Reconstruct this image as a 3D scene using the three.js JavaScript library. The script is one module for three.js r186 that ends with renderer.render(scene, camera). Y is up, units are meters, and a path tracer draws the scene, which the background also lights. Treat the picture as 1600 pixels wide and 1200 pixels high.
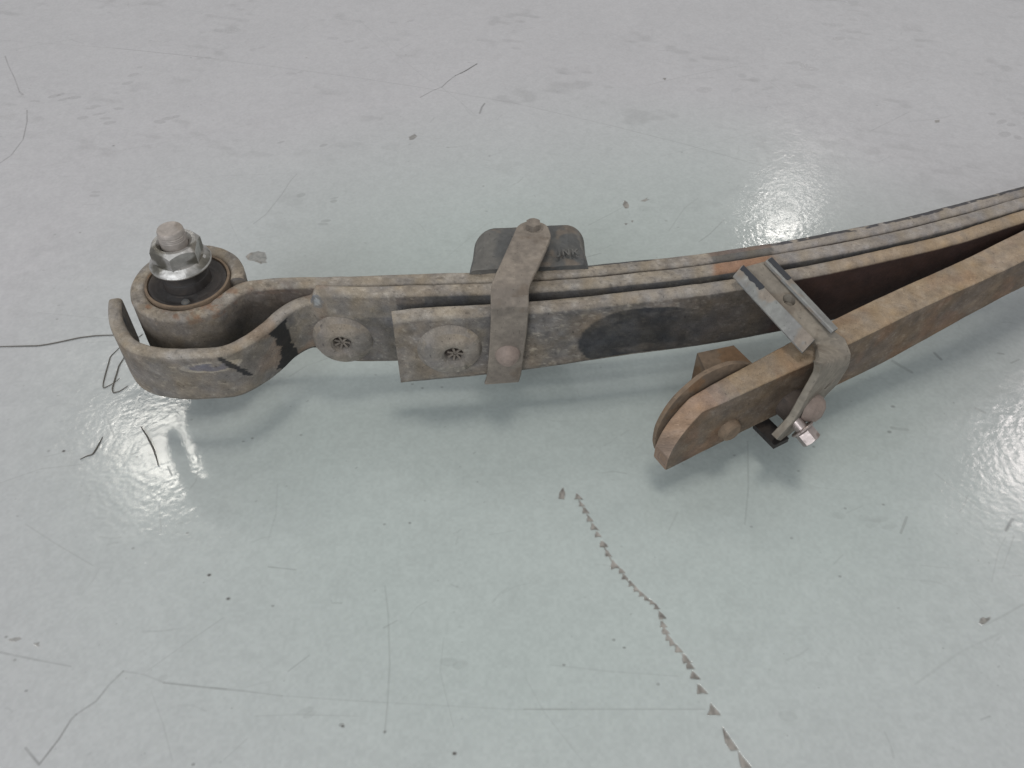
import * as THREE from 'three';
import { mergeGeometries, toCreasedNormals } from 'three/addons/utils/BufferGeometryUtils.js';
import { RectAreaLightUniformsLib } from 'three/addons/lights/RectAreaLightUniformsLib.js';
import { FontLoader } from 'three/addons/loaders/FontLoader.js';
import { TextGeometry } from 'three/addons/geometries/TextGeometry.js';
import { Brush, Evaluator, SUBTRACTION } from 'three-bvh-csg';

// ---------------------------------------------------------------- camera, light, exposure
const scene = new THREE.Scene();
const camera = new THREE.PerspectiveCamera(46.99, 4 / 3, 0.01, 60);
camera.position.set(0, 0.5, 0);
camera.rotation.x = THREE.MathUtils.degToRad(-47);
scene.add(camera);
const renderer = new THREE.WebGLRenderer({ antialias: true });
renderer.setSize(1024, 768);
renderer.toneMapping = THREE.LinearToneMapping;
renderer.toneMappingExposure = 1.16;
renderer.shadowMap.enabled = true;
RectAreaLightUniformsLib.init();
scene.background = new THREE.Color().setRGB(0.385, 0.39, 0.392);      // the pale walls and open doors of a bright workshop, all round
function areaLamp(x, y, z, w, h, power, color, tx = 0, tz = -0.4) {
  const l = new THREE.RectAreaLight(color, power, w, h);
  l.position.set(x, y, z); l.lookAt(tx, 0, tz); scene.add(l);
}
areaLamp(0.25, 3.6, -0.52, 0.85, 0.7, 14, 0xfff8ee);                        // the lamp overhead
areaLamp(-2.01, 3.5, -3.22, 0.42, 0.36, 16, 0xfffaf0, -0.25, -0.4);         // the three lamps the floor mirrors
areaLamp(2.02, 3.5, -5.40, 0.22, 0.28, 19, 0xfffaf4, 0.26, -0.7);
areaLamp(3.08, 3.5, -3.13, 0.42, 0.4, 14, 0xfff4f0, 0.38, -0.39);
areaLamp(-1.6, 2.4, 3.2, 2.2, 2.0, 5.0, 0xf6faff);                         // soft fill added behind the camera to lift the leaf faces

// ---------------------------------------------------------------- helpers
let seed = 7;
const rnd = () => { seed = (seed * 1664525 + 1013904223) >>> 0; return seed / 4294967296; };
const rr = (a, b) => a + (b - a) * rnd();
const clamp = (v, a = 0, b = 1) => Math.min(b, Math.max(a, v));
const lerp = (a, b, t) => a + (b - a) * t;
const sstep = (a, b, v) => { const t = clamp((v - a) / (b - a)); return t * t * (3 - 2 * t); };
const HT = new Float32Array(65536); for (let i = 0; i < 65536; i++) HT[i] = rnd();
const hash3 = (x, y, z) => { let h = Math.imul(x, 374761393) + Math.imul(y, 668265263) + Math.imul(z, 1274126177) | 0; h = Math.imul(h ^ (h >>> 13), 1103515245); h ^= h >>> 16; return HT[h & 65535]; };
function noise(x, y, z = 0) {
  const xi = Math.floor(x), yi = Math.floor(y), zi = Math.floor(z);
  let u = x - xi, v = y - yi, w = z - zi; u *= u * (3 - 2 * u); v *= v * (3 - 2 * v); w *= w * (3 - 2 * w);
  const l = (a, b, t) => a + (b - a) * t;
  return l(l(l(hash3(xi, yi, zi), hash3(xi + 1, yi, zi), u), l(hash3(xi, yi + 1, zi), hash3(xi + 1, yi + 1, zi), u), v),
    l(l(hash3(xi, yi, zi + 1), hash3(xi + 1, yi, zi + 1), u), l(hash3(xi, yi + 1, zi + 1), hash3(xi + 1, yi + 1, zi + 1), u), v), w);
}
function noise2(x, y) {
  const xi = Math.floor(x), yi = Math.floor(y);
  let u = x - xi, v = y - yi; u *= u * (3 - 2 * u); v *= v * (3 - 2 * v);
  const a = hash3(xi, yi, 5), b = hash3(xi + 1, yi, 5), c = hash3(xi, yi + 1, 5), d = hash3(xi + 1, yi + 1, 5);
  return a + (b - a) * u + (c - a + (a - b - c + d) * u) * v;
}
const fbm = (x, y, z, o = 4) => { let s = 0, a = 0.5, t = 0; for (let i = 0; i < o; i++) { s += a * noise(x, y, z); t += a; x *= 2.03; y *= 2.03; z *= 2.03; a *= 0.5; } return s / t; };
const lin = (r, g, b) => [r, g, b].map((c) => { c /= 255; return c <= 0.04045 ? c / 12.92 : ((c + 0.055) / 1.055) ** 2.4; });
const mix3 = (a, b, t) => [a[0] + (b[0] - a[0]) * t, a[1] + (b[1] - a[1]) * t, a[2] + (b[2] - a[2]) * t];
const mulc = (a, k) => [a[0] * k, a[1] * k, a[2] * k];

const counts = {};
function numbered(name) { const n = counts[name] = (counts[name] || 0) + 1; return n === 1 ? name : name + '_' + String(n - 1).padStart(3, '0'); }
function part(name, geo, mat, parent, label) {
  const m = new THREE.Mesh(geo, mat); m.name = name; m.castShadow = m.receiveShadow = true; parent.add(m);
  if (label) m.userData.label = label;
  return m;
}

// ---------------------------------------------------------------- textures of worn steel
function dataTex(n, m, fill, srgb) {
  const d = new Uint8Array(n * m * 4);
  for (let y = 0; y < m; y++) for (let x = 0; x < n; x++) {
    const c = fill(x / n, y / m, x, y), o = (y * n + x) * 4;
    for (let k = 0; k < 3; k++) d[o + k] = clamp(Math.round(c[k]), 0, 255);
    d[o + 3] = 255;
  }
  const t = new THREE.DataTexture(d, n, m); t.wrapS = t.wrapT = THREE.RepeatWrapping;
  t.magFilter = THREE.LinearFilter; t.minFilter = THREE.LinearMipmapLinearFilter; t.generateMipmaps = true;
  if (srgb) t.colorSpace = THREE.SRGBColorSpace;
  t.needsUpdate = true; return t;
}
// noise on a torus so that the tile repeats without a seam
const tnoise = (u, v, f, s) => { const x = u * f, y = v * f; const w = (a, b) => hash3(((a % f) + f) % f, ((b % f) + f) % f, s);
  const xi = Math.floor(x), yi = Math.floor(y); let p = x - xi, q = y - yi; p *= p * (3 - 2 * p); q *= q * (3 - 2 * q);
  const a = w(xi, yi), b = w(xi + 1, yi), c = w(xi, yi + 1), d = w(xi + 1, yi + 1); return a + (b - a) * p + (c - a + (a - b - c + d) * p) * q; };
const tf = (u, v, f, s, o) => { let r = 0, a = 0.5, t = 0; for (let i = 0; i < o; i++) { r += a * tnoise(u, v, f, s + i); t += a; a *= 0.55; f *= 2; } return r / t; };
const TILE = 0.08;
const grain = dataTex(512, 512, (u, v) => {
  let k = 0.84 + 0.15 * (tf(u, v, 12, 1, 5) - 0.5) * 2 + 0.10 * (tnoise(u, v, 160, 9) - 0.5);
  const pit = tnoise(u, v, 70, 20), sp = tnoise(u, v, 90, 31);
  if (pit > 0.9) k -= (pit - 0.9) * 2.6;
  if (sp > 0.9) k += (sp - 0.9) * 1.8;
  const warm = (tf(u, v, 8, 41, 3) - 0.5) * 26; k *= 255;
  return [k + warm * 0.5, k, k - warm];
}, true);
const pits = dataTex(512, 512, (u, v) => {
  let k = 150 + 110 * (tf(u, v, 24, 3, 5) - 0.5); const p = tnoise(u, v, 48, 50), q = tnoise(u, v, 80, 60);
  if (p > 0.78) k -= (p - 0.78) * 400; if (q > 0.82) k += (q - 0.82) * 260;
  return [k, k, k];
});
// blotched colour for the small plates, 0.12 m a tile
const blot = (a, b, c, s) => dataTex(512, 512, (u, v) => {
  const k = sstep(0.38, 0.62, tf(u, v, 5, s, 5)), r = sstep(0.56, 0.7, tf(u, v, 7, s + 13, 4));
  let col = mix3(a, b, k); col = mix3(col, c, r * 0.75);
  const g = 0.90 + 0.22 * (tf(u, v, 40, s + 30, 4) - 0.5) + (tnoise(u, v, 110, s + 40) > 0.92 ? 0.07 : 0) - (tnoise(u, v, 90, s + 50) > 0.93 ? 0.16 : 0);
  return mulc(col, g);
}, true);
const bumpAt = (scale) => ({ bumpMap: pits, bumpScale: scale });
const M = {
  leaf: new THREE.MeshStandardMaterial({ name: 'dusty worn spring steel', vertexColors: true, map: grain, roughness: 0.74, ...bumpAt(0.00045) }),
  strap: new THREE.MeshStandardMaterial({ name: 'dust grey strap steel', map: blot([150, 140, 129], [132, 123, 114], [118, 106, 94], 3), roughness: 0.8, ...bumpAt(0.00022) }),
  clip: new THREE.MeshStandardMaterial({ name: 'dusty clip steel', map: blot([150, 142, 130], [138, 131, 121], [122, 112, 100], 83), roughness: 0.8, ...bumpAt(0.00022) }),
  flange: new THREE.MeshStandardMaterial({ name: 'grey primed clip edge', map: blot([146, 147, 144], [136, 136, 135], [150, 136, 122], 143), roughness: 0.62, ...bumpAt(0.00018) }),
  dark: new THREE.MeshStandardMaterial({ name: 'dark rusty steel', map: blot([92, 82, 76], [72, 66, 64], [98, 78, 62], 203), roughness: 0.85, ...bumpAt(0.0003) }),
  brown: new THREE.MeshStandardMaterial({ name: 'brown rusted steel', map: blot([132, 114, 96], [112, 98, 84], [128, 99, 72], 263), roughness: 0.85, ...bumpAt(0.0003) }),
  rubber: new THREE.MeshStandardMaterial({ name: 'dusty black rubber', map: blot([62, 56, 53], [48, 44, 43], [78, 69, 62], 323), roughness: 0.6, ...bumpAt(0.0002) }),
  cover: new THREE.MeshStandardMaterial({ name: 'grey worn rubber block', map: blot([112, 110, 106], [90, 91, 91], [126, 114, 102], 383), roughness: 0.72, ...bumpAt(0.00018) }),
  zinc: new THREE.MeshStandardMaterial({ name: 'dull zinc plated steel', map: blot([205, 203, 200], [178, 176, 172], [104, 100, 90], 443), roughness: 0.42, metalness: 0.7, ...bumpAt(0.0003) }),
  bright: new THREE.MeshStandardMaterial({ name: 'bright bare steel', map: blot([190, 178, 174], [168, 156, 152], [136, 122, 114], 503), roughness: 0.38, metalness: 0.75, ...bumpAt(0.0002) }),
  thread: new THREE.MeshStandardMaterial({ name: 'dusty bolt end', map: blot([196, 186, 178], [180, 172, 166], [150, 140, 130], 563), roughness: 0.6, metalness: 0.3, ...bumpAt(0.0003) }),
  rivet: new THREE.MeshStandardMaterial({ name: 'worn pinkish rivet steel', map: blot([152, 136, 127], [134, 118, 108], [110, 95, 86], 623), roughness: 0.62, ...bumpAt(0.00018) }),
  wire: new THREE.MeshStandardMaterial({ name: 'dark dull wire', color: 0x66635e, roughness: 0.7 }),
};
for (const m of Object.values(M)) if (m.map && m !== M.leaf) m.bumpMap = pits;

// ---------------------------------------------------------------- floor
const FX0 = -0.7, FZ0 = -1.17, FW = 1.4, FD = 1.05, NX = 2048, NY = 1536;
{
  const cv = document.createElement('canvas'); cv.width = NX; cv.height = NY;
  const g = cv.getContext('2d');
  const px = (x) => (x / 1000 - FX0) / FW * NX, pz = (z) => (z / 1000 - FZ0) / FD * NY, pm = NX / FW / 1000;   // millimetres to texels
  // red: dark marks and scuffs; green: chips through to the concrete
  g.fillStyle = '#000'; g.fillRect(0, 0, NX, NY); g.lineCap = 'round'; g.lineJoin = 'round'; g.globalCompositeOperation = 'lighter';
  const line = (p, w, a) => { g.strokeStyle = `rgba(255,0,0,${Math.min(0.8, a * 0.9)})`; g.lineWidth = w * 0.9 * pm; g.beginPath(); for (let i = 0; i < p.length; i += 2) i ? g.lineTo(px(p[i]), pz(p[i + 1])) : g.moveTo(px(p[i]), pz(p[i + 1])); g.stroke(); };
  // the long scratches
  line([-622,-1037,-557,-1029,-476,-1017,-379,-997,-283,-973,-176,-945,-86,-918,0,-890,102,-844,185,-803,257,-763,299,-749], 0.9, 0.22);
  line([-476,-1017,-379,-997,-343,-990], 0.9, 0.18);
  line([-603,-1009,-571,-1026,-527,-1042], 0.8, 0.18);
  line([-518,-1029,-537,-1039], 1.0, 0.2);
  line([-193,-1094,-137,-1001,-103,-950,-79,-923,-56,-890,-38,-861], 0.8, 0.15);
  line([-501,-732,-475,-763,-407,-792,-335,-820,-261,-853,-210,-873], 0.7, 0.13);
  line([-316,-743,-286,-749,-235,-752,-214,-752], 0.6, 0.18);
  line([-214,-752,-218,-741,-223,-716,-232,-685,-241,-670], 0.8, 0.34);
  line([-290,-697,-262,-670,-245,-637], 0.7, 0.15);
  line([152,-928,206,-952,262,-972], 1.0, 0.24);
  line([201,-942,231,-946], 0.9, 0.2);
  line([123,-770,185,-798,257,-830,333,-866], 0.7, 0.14);
  line([378,-831,408,-853,435,-873], 0.8, 0.28);
  line([71,-668,97,-689,105,-696], 0.8, 0.22);
  line([145,-660,164,-695,179,-711], 0.8, 0.2);
  line([170,-643,182,-655,199,-677], 0.9, 0.32);
  line([368,-771,393,-789], 0.8, 0.2);
  line([0,-1063,28,-1071], 0.8, 0.2);
  line([-57,-623,-24,-670,-6,-680], 0.7, 0.18);
  line([-180,-569,-167,-588,-134,-596], 0.6, 0.1);
  line([-272,-188,-261,-179,-255,-193,-252,-204,-250,-207], 1.4, 0.42);
  line([-250,-207,-241,-215,-237,-224,-231,-233], 1.3, 0.32);
  line([-231,-233,-218,-231,-205,-226], 1, 0.16); line([-205,-226,-180,-223,-157,-221,-134,-218], 1.1, 0.22); line([-134,-218,-104,-216,-74,-214], 1, 0.12); line([-74,-214,-37,-212,0,-210,37,-210], 0.9, 0.1);
  line([-205,-226,-167,-222], 1.2, 0.16);
  line([-309,-245,-284,-240,-263,-236], 1.2, 0.24);
  line([-218,-232,-200,-249,-179,-268], 0.9, 0.13);
  line([-81,-290,-77,-270,-73,-237,-72,-213,-72,-196], 1.1, 0.2);
  line([-79,-261,-71,-266], 1.1, 0.22);
  line([-211,-221,-199,-202,-188,-181], 0.9, 0.12);
  line([-328,-337,-301,-321,-272,-305], 0.9, 0.16);
  line([-158,-304,-140,-302], 1.1, 0.28);
  line([-114,-280,-113,-278,-107,-278], 0.9, 0.22);
  line([-133,-233,-122,-243], 1.0, 0.22);
  line([-147,-206,-125,-207,-88,-206], 0.9, 0.12);
  line([23,-237,57,-233,98,-230], 0.9, 0.13);
  line([7,-210,52,-210,111,-210], 1.1, 0.2);
  line([8,-229,18,-209,39,-181], 1.0, 0.1);
  line([172,-409,165,-368,157,-337], 1.0, 0.22);
  line([105,-332,113,-347], 0.9, 0.14);
  line([260,-330,265,-338,268,-343], 1.6, 0.36);
  line([331,-332,336,-338,339,-341], 2.0, 0.42);
  line([305,-347,310,-352,315,-360], 0.9, 0.22);
  line([318,-303,329,-319,335,-328], 0.9, 0.18);
  line([307,-293,320,-316,329,-327], 0.9, 0.16);
  line([299,-380,308,-367,320,-350,329,-345], 1.0, 0.14);
  line([292,-263,307,-270,321,-277], 1.4, 0.16);
  line([237,-225,270,-245,298,-257], 1.6, 0.1);
  line([268,-204,274,-206], 1.0, 0.24);
  line([209,-306,217,-313], 0.9, 0.16);
  line([-345,-512,-323,-514], 1.0, 0.16);
  line([-397,-548,-335,-540], 0.9, 0.12);
  line([-302,-430,-292,-414], 0.9, 0.2);
  line([-242,-352,-235,-331], 0.9, 0.2);
  line([-274,-397,-270,-399], 1.0, 0.3);
  line([-245,-386,-240,-378], 1.2, 0.3);
  line([-174,-474,-162,-486,-147,-494], 0.9, 0.16);
  line([-107,-494,-99,-501], 0.9, 0.16);
  line([338,-500,341,-493], 2.2, 0.4); line([302,-491,313,-479], 3.2, 0.26); line([281,-422,292,-420], 3, 0.2);
  line([389,-500,393,-499], 1.6, 0.55); line([395,-489,403,-493], 1.2, 0.4); line([350,-441,355,-437], 2.6, 0.26);
  line([66,-621,80,-627], 1.1, 0.3);
  line([-56,-890,-45,-864], 0.8, 0.1);
  // the straight tear in the paint at the top, thicker at its far end
  line([-102,-901,-89,-916,-79,-924], 0.9, 0.55); line([-79,-924,-73,-937,-65,-950], 1.3, 0.62); line([-65,-950,-53,-962,-41,-978], 1.7, 0.58); line([-59,-955,-41,-978], 2.4, 0.3);
  line([-30,-888,-33,-880,-35,-867], 2.2, 0.5);
  line([-600,-997,-586,-972,-569,-945,-551,-913], 1.2, 0.42); line([-528,-874,-519,-850,-510,-815,-511,-785,-517,-771], 1.2, 0.5); line([-551,-913,-545,-907], 3, 0.25);
  // dark patches of ground-in dirt
  const blobs = (p, w, a) => { for (let i = 0; i < p.length; i += 2) { g.fillStyle = `rgba(255,0,0,${a * 1.5})`; g.beginPath(); g.ellipse(px(p[i]), pz(p[i + 1]), w * pm * rr(0.6, 1.5), w * pm * rr(0.35, 0.8), rr(-0.6, 0.2), 0, 7); g.fill(); } };
  blobs([-496,-897,-485,-901,-461,-877,-447,-866,-437,-857,-462,-858,-456,-882,-503,-907,-509,-904,-526,-893,-430,-848,-377,-850,-370,-857,-362,-861,-429,-877,-436,-933,-435,-952,-433,-970], 5, 0.1);
  blobs([264,-950,277,-940,288,-921,299,-940,330,-981,340,-975,345,-966,270,-940,252,-918,399,-1077,411,-1063,422,-1059,391,-1080,398,-1042,332,-926,216,-918], 8, 0.07);
  blobs([-254,-955,-244,-959,-310,-1013,-300,-1019,-359,-993,-198,-1034,-177,-1017,-148,-1085,-128,-1089,-218,-1042], 5, 0.07);
  blobs([524,-850,532,-844,529,-819,518,-825,520,-866], 6, 0.1);
  blobs([-403,-715,-404,-721,-171,-711,-171,-706,-174,-675,-240,-810,-195,-804,-204,-716,-176,-670], 4, 0.12);
  blobs([239,-342,244,-338,248,-341,254,-335,222,-344], 5, 0.05);
  blobs([266,-293,273,-295,183,-237,249,-244,235,-206,182,-300,177,-259,213,-241,242,-253,270,-267], 5, 0.03);
  blobs([-119,-209,-116,-207,-206,-229,-38,-239,-31,-237,158,-206], 4, 0.06);
  // specks
  const speck = (p, w, a) => { for (let i = 0; i < p.length; i += 2) { g.fillStyle = `rgba(255,0,0,${a})`; g.beginPath(); g.ellipse(px(p[i]), pz(p[i + 1]), w * pm, w * pm * 0.75, 0, 0, 7); g.fill(); } };
  speck([-412,-803,-398,-657,-420,-654,-379,-993,-243,-993,-126,-1000,-23,-784,-28,-731,327,-1137,173,-943,174,-791,-378,-540,-324,-400,-335,-400,-250,-318,-217,-330,-179,-281,-195,-298,-150,-276,-309,-255,-288,-251,-298,-240,-284,-221,-176,-179,-96,-200,-32,-185,-72,-197,161,-335,186,-326,211,-297,219,-404,228,-350,255,-353,-69,-338,-86,-337,139,-432,121,-427,-77,-466,-69,-462,-54,-463,-239,-430,-196,-409,-190,-412,-155,-415,160,-396,203,-382,62,-253,68,-248,86,-225,31,-237], 1.0, 0.5);
  speck([-195,-298,-179,-281,-324,-400,-412,-803,-97,-201,-32,-185,448,-596,288,-443,278,-418], 1.6, 0.4);
  speck([245,-751,292,-804,400,-884,144,-675,154,-665,-24,-690,-66,-800,-106,-806], 1.4, 0.25);
  for (let i = 0; i < 1500; i++) { const w = rr(0.25, 0.75) ** 1.3; g.fillStyle = `rgba(255,0,0,${rr(0.05, 0.32)})`; g.beginPath(); g.ellipse(rr(0, NX), rr(0, NY), w * pm * rr(0.8, 2.2), w * pm, rr(-0.9, 0.5), 0, 7); g.fill(); }
  for (let i = 0; i < 420; i++) {           // faint short scuffs
    const x = rr(-690, 690), z = rr(-1160, -130), a = rr(-0.5, 0.9) + (rnd() < 0.2 ? 1.2 : 0), l = rr(3, 22) * (rnd() < 0.1 ? 3 : 1), c = Math.cos(a) * l, s = -Math.sin(a) * l, k = rr(-0.1, 0.1) * l;
    line([x, z, x + c / 2 - k * s / l, z + s / 2 + k, x + c, z + s], rr(0.5, 1.5), rr(0.04, 0.16));
  }
  // chips through the paint: a broken chain of little triangles and a few single flakes
  const chip = (p, a = 1) => { g.fillStyle = `rgba(0,255,0,${a})`; g.beginPath(); for (let i = 0; i < p.length; i += 2) i ? g.lineTo(px(p[i]), pz(p[i + 1])) : g.moveTo(px(p[i]), pz(p[i + 1])); g.fill(); };
  chip([35.7,-367.9,36.9,-363,36.2,-357.6,32.3,-358.1,32.9,-363]);
  const chain = [45.6,-359.7,47.5,-353.3,50.2,-348,52.5,-341.2,55.1,-334.5,57.3,-328.9,60.2,-321.4,63,-314,66.5,-305.3,70.8,-301.1,72.4,-296.4,76.1,-291.7,79,-288,81.9,-284.4,84.8,-281.2,87.8,-278.5,90.6,-275.4,93.1,-269.2,93.2,-263.2,93.9,-258.9,95.4,-254.6,97.3,-251.3,100.6,-246.7,104.4,-240.6,106.2,-236.5,107.6,-230.5,110.8,-221.5,115.7,-209.3], wid = [3, 2.4, 3, 2.8, 3.1, 2.6, 3.2, 3.1, 3.4, 2.4, 2.6, 2.4, 2.3, 2.2, 2.2, 2.2, 2.2, 2.9, 2.5, 2.8, 2.6, 2.7, 3.1, 3.3, 3, 3.2, 3.3, 4];
  for (let i = 0; i < wid.length; i++) {
    const x = chain[i * 2], z = chain[i * 2 + 1], w = wid[i] * 0.95;
    chip([x - w * rr(0.1, 0.6), z - w * rr(0.9, 1.3), x + w * 0.1, z - w * 0.7, x + w * rr(0.6, 1), z + w * rr(0.2, 0.5), x + w * rr(0.9, 1.3), z + w * rr(0.6, 0.9), x + w * 0.2, z + w * rr(0.5, 0.8), x - w * rr(0.6, 1), z + w * rr(0.6, 1), x - w * rr(0.5, 0.8), z]);
    if (i && rnd() < 0.75 && i < 26) { const X = chain[i * 2 - 2], Z = chain[i * 2 - 1]; chip([X + 0.4, Z, x + 0.5, z, x - 0.7, z, X - 0.5, Z], rr(0.35, 0.9)); }
  }
  chip([119.4,-200.4,121.6,-196.1,123.5,-192.5,126.5,-186.8,122.1,-186.5,119.7,-191.1]); chip([126.1,-186.8,128,-183.3,132.2,-177.1,126.2,-177.1,125.9,-181.2]);
  chip([-238.1,-622,-236.6,-625.6,-234.2,-628.4,-231.4,-628.4,-228.3,-630.2,-225.7,-628.8,-222.2,-628.4,-220.1,-623.8,-218.7,-619.3,-219.3,-616.6,-217,-613,-219.8,-613,-222.5,-612.1,-226.3,-614.4,-229.4,-615.7,-232.4,-616.2,-234.9,-617.5], 0.7); chip([-238.1,-622,-236.5,-625.2,-234.1,-627.9,-232.5,-625.6,-234.9,-622.9,-234.7,-619.3,-232.4,-616.2,-234.9,-617.5], 0.5); chip([-229.4,-615.7,-226.3,-614.4,-222.5,-612.1,-222.2,-613.9,-226.7,-616.2], 0.6);
  chip([105.7,-700.2,108.2,-707.4,110.4,-704.3,111.7,-699.2,110.7,-695.1,107.6,-694], 0.95); chip([122.8,-706.4,128.1,-709.5,130.8,-712.7,129.2,-708.5,132.4,-709.5,127.6,-705.4], 0.9); chip([104.4,-671,108,-671,105.9,-668.1], 0.8); chip([111.3,-675,113.8,-675.9,112.3,-672], 0.8);
  chip([288.8,-264.5,290.7,-267.5,292.6,-268.4,294.3,-267.5,297.6,-268.8,296,-266.6,293.2,-264.5,290.7,-263.2], 0.9);
  chip([-107.9,-820,-102.3,-826.2,-99.3,-821.2,-102.8,-815.1,-106.7,-813.8], 0.7); chip([453.1,-853,459,-854.3,457.3,-849.1,452.1,-847.8], 0.7); chip([172.7,-944.5,176.4,-944.5,174.2,-938.6], 0.8);
  chip([-306.9,-253.8,-301.1,-255.1,-298.7,-253.8,-301.9,-252.1,-306.4,-252.5], 0.6); chip([-291.1,-251.3,-287.8,-250.9,-285.9,-248.8,-287.8,-248.8], 0.6);
  const marks = g.getImageData(0, 0, NX, NY).data;
  const col = new Uint8Array(NX * NY * 4), h = new Float32Array(NX * NY * 4), ro = new Uint8Array(NX * NY);
  const green = lin(176, 185, 183), grey = lin(183, 182.5, 185.5), conc = lin(142, 138, 133), dirt = lin(70, 68, 66), s2 = (v) => Math.round(255 * (v <= 0.0031308 ? v * 12.92 : 1.055 * v ** (1 / 2.4) - 0.055));
  const LUT = new Uint8Array(4096); for (let i = 0; i < 4096; i++) LUT[i] = s2(i / 4095);
  for (let y = 0; y < NY; y++) for (let x = 0; x < NX; x++) {
    const o = (y * NX + x) * 4, X = FX0 + x / NX * FW, Z = FZ0 + y / NY * FD;
    const big = noise2(X * 2.2 + 7, Z * 2.2) * 0.6 + noise2(X * 5 + 3, Z * 5 + 9) * 0.4, mid = noise2(X * 22, Z * 26), fine = noise2(X * 150, Z * 150), tiny = noise2(X * 520, Z * 520);
    // lens colour cast painted in: lilac grey towards the sides, greener between
    const r = Math.hypot((X - 0.02) / 0.42, (Z + 0.47) / 0.42), dust = clamp(sstep(0.35, 1.45, r) * 1.0 + (big - 0.5) * 0.7);  // weight of the painted lens cast, with random drift
    const gr = green, d = dust;
    let R = gr[0] + (grey[0] - gr[0]) * d, G = gr[1] + (grey[1] - gr[1]) * d, B = gr[2] + (grey[2] - gr[2]) * d;
    const k = 1 + (mid - 0.5) * 0.04 + (fine - 0.5) * 0.05 + (tiny - 0.5) * 0.09;
    let smear = noise2(X * 60 + Z * 18, Z * 110 - X * 30) * noise2(X * 14 + 5, Z * 20); smear = sstep(0.42, 0.8, smear) * 0.1 * (0.4 + sstep(-0.5, -1.0, Z));
    const mk = clamp(marks[o] / 255 * (0.7 + 0.6 * fine) + smear), ch = marks[o + 1] / 255;
    R = lerp(R * k, dirt[0], mk); G = lerp(G * k, dirt[1], mk); B = lerp(B * k, dirt[2], mk);
    if (ch > 0.02) { const edge = 1 - 0.4 * (1 - Math.abs(2 * clamp(ch) - 1)), c = (0.62 + 0.7 * tiny + 0.4 * (fine - 0.5)) * edge; R = lerp(R, conc[0] * c, ch); G = lerp(G, conc[1] * c, ch); B = lerp(B, conc[2] * c, ch); }  // chip rims darkened in the colour for the shade of their depth
    col[o] = LUT[clamp(R * 4095 | 0, 0, 4095)]; col[o + 1] = LUT[clamp(G * 4095 | 0, 0, 4095)]; col[o + 2] = LUT[clamp(B * 4095 | 0, 0, 4095)]; col[o + 3] = 255;
    // the skin of the paint: roller peel a few millimetres wide, scratches and chips sunk in
    const peel = noise2(X * 230 + 11, Z * 230) * 0.6 + noise2(X * 460, Z * 460 + 5) * 0.5 + noise2(X * 80, Z * 80 + 31) * 0.64;
    h[o] = h[o + 1] = h[o + 2] = 0.5 + (peel - 0.87) * 0.10 - ch * 0.45 - clamp(marks[o] / 255) * 0.05; h[o + 3] = 1;
    ro[y * NX + x] = clamp(24 + 30 * d * fine + mk * 120 + ch * 150 + mid * 16, 0, 255);
  }
  const mk = (a, fmt, type, srgb) => { const t = new THREE.DataTexture(a, NX, NY, fmt, type); t.wrapS = t.wrapT = THREE.MirroredRepeatWrapping; t.magFilter = THREE.LinearFilter; t.minFilter = THREE.LinearFilter; if (srgb) t.colorSpace = THREE.SRGBColorSpace; t.needsUpdate = true; return t; };
  const rgba = new Uint8Array(NX * NY * 4); for (let i = 0; i < NX * NY; i++) { rgba[i * 4] = rgba[i * 4 + 1] = rgba[i * 4 + 2] = ro[i]; rgba[i * 4 + 3] = 255; }
  const mat = new THREE.MeshStandardMaterial({ name: 'grey green floor paint', map: mk(col, THREE.RGBAFormat, THREE.UnsignedByteType, true), bumpMap: mk(h, THREE.RGBAFormat, THREE.FloatType), bumpScale: 0.0009, roughnessMap: mk(rgba, THREE.RGBAFormat, THREE.UnsignedByteType), roughness: 1 });
  const pg = new THREE.PlaneGeometry(12, 12); pg.rotateX(-Math.PI / 2); pg.translate(0, 0, -2);
  const P = pg.attributes.position, U = pg.attributes.uv; for (let i = 0; i < P.count; i++) U.setXY(i, (P.getX(i) - FX0) / FW, (P.getZ(i) - FZ0) / FD);
  const fl = part('floor', pg, mat, scene); fl.userData.kind = 'structure'; fl.userData.label = 'grey green painted workshop floor with scratches and chips'; fl.userData.category = 'floor';
}

// ---------------------------------------------------------------- geometry builders
const boxUV = (geo, tile = 0.12) => {          // uv in metres by the side a face looks to
  const g = geo.index ? geo.toNonIndexed() : geo, p = g.attributes.position, uv = new Float32Array(p.count * 2);
  const a = new THREE.Vector3(), b = new THREE.Vector3(), c = new THREE.Vector3(), n = new THREE.Vector3();
  for (let i = 0; i < p.count; i += 3) {
    a.fromBufferAttribute(p, i); b.fromBufferAttribute(p, i + 1); c.fromBufferAttribute(p, i + 2);
    n.subVectors(b, a).cross(c.clone().sub(a)); const x = Math.abs(n.x), y = Math.abs(n.y), z = Math.abs(n.z);
    [a, b, c].forEach((v, k) => { const q = y >= x && y >= z ? [v.x, v.z] : x >= z ? [v.z, v.y] : [v.x, v.y]; uv[(i + k) * 2] = q[0] / tile + 0.37; uv[(i + k) * 2 + 1] = q[1] / tile + 0.61; });
  }
  g.setAttribute('uv', new THREE.BufferAttribute(uv, 2)); return g;
};
const creased = (g, a = 0.6) => { const q = g.index ? g.toNonIndexed() : g; q.deleteAttribute('normal'); q.computeVertexNormals(); return toCreasedNormals(q, a); };
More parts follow.
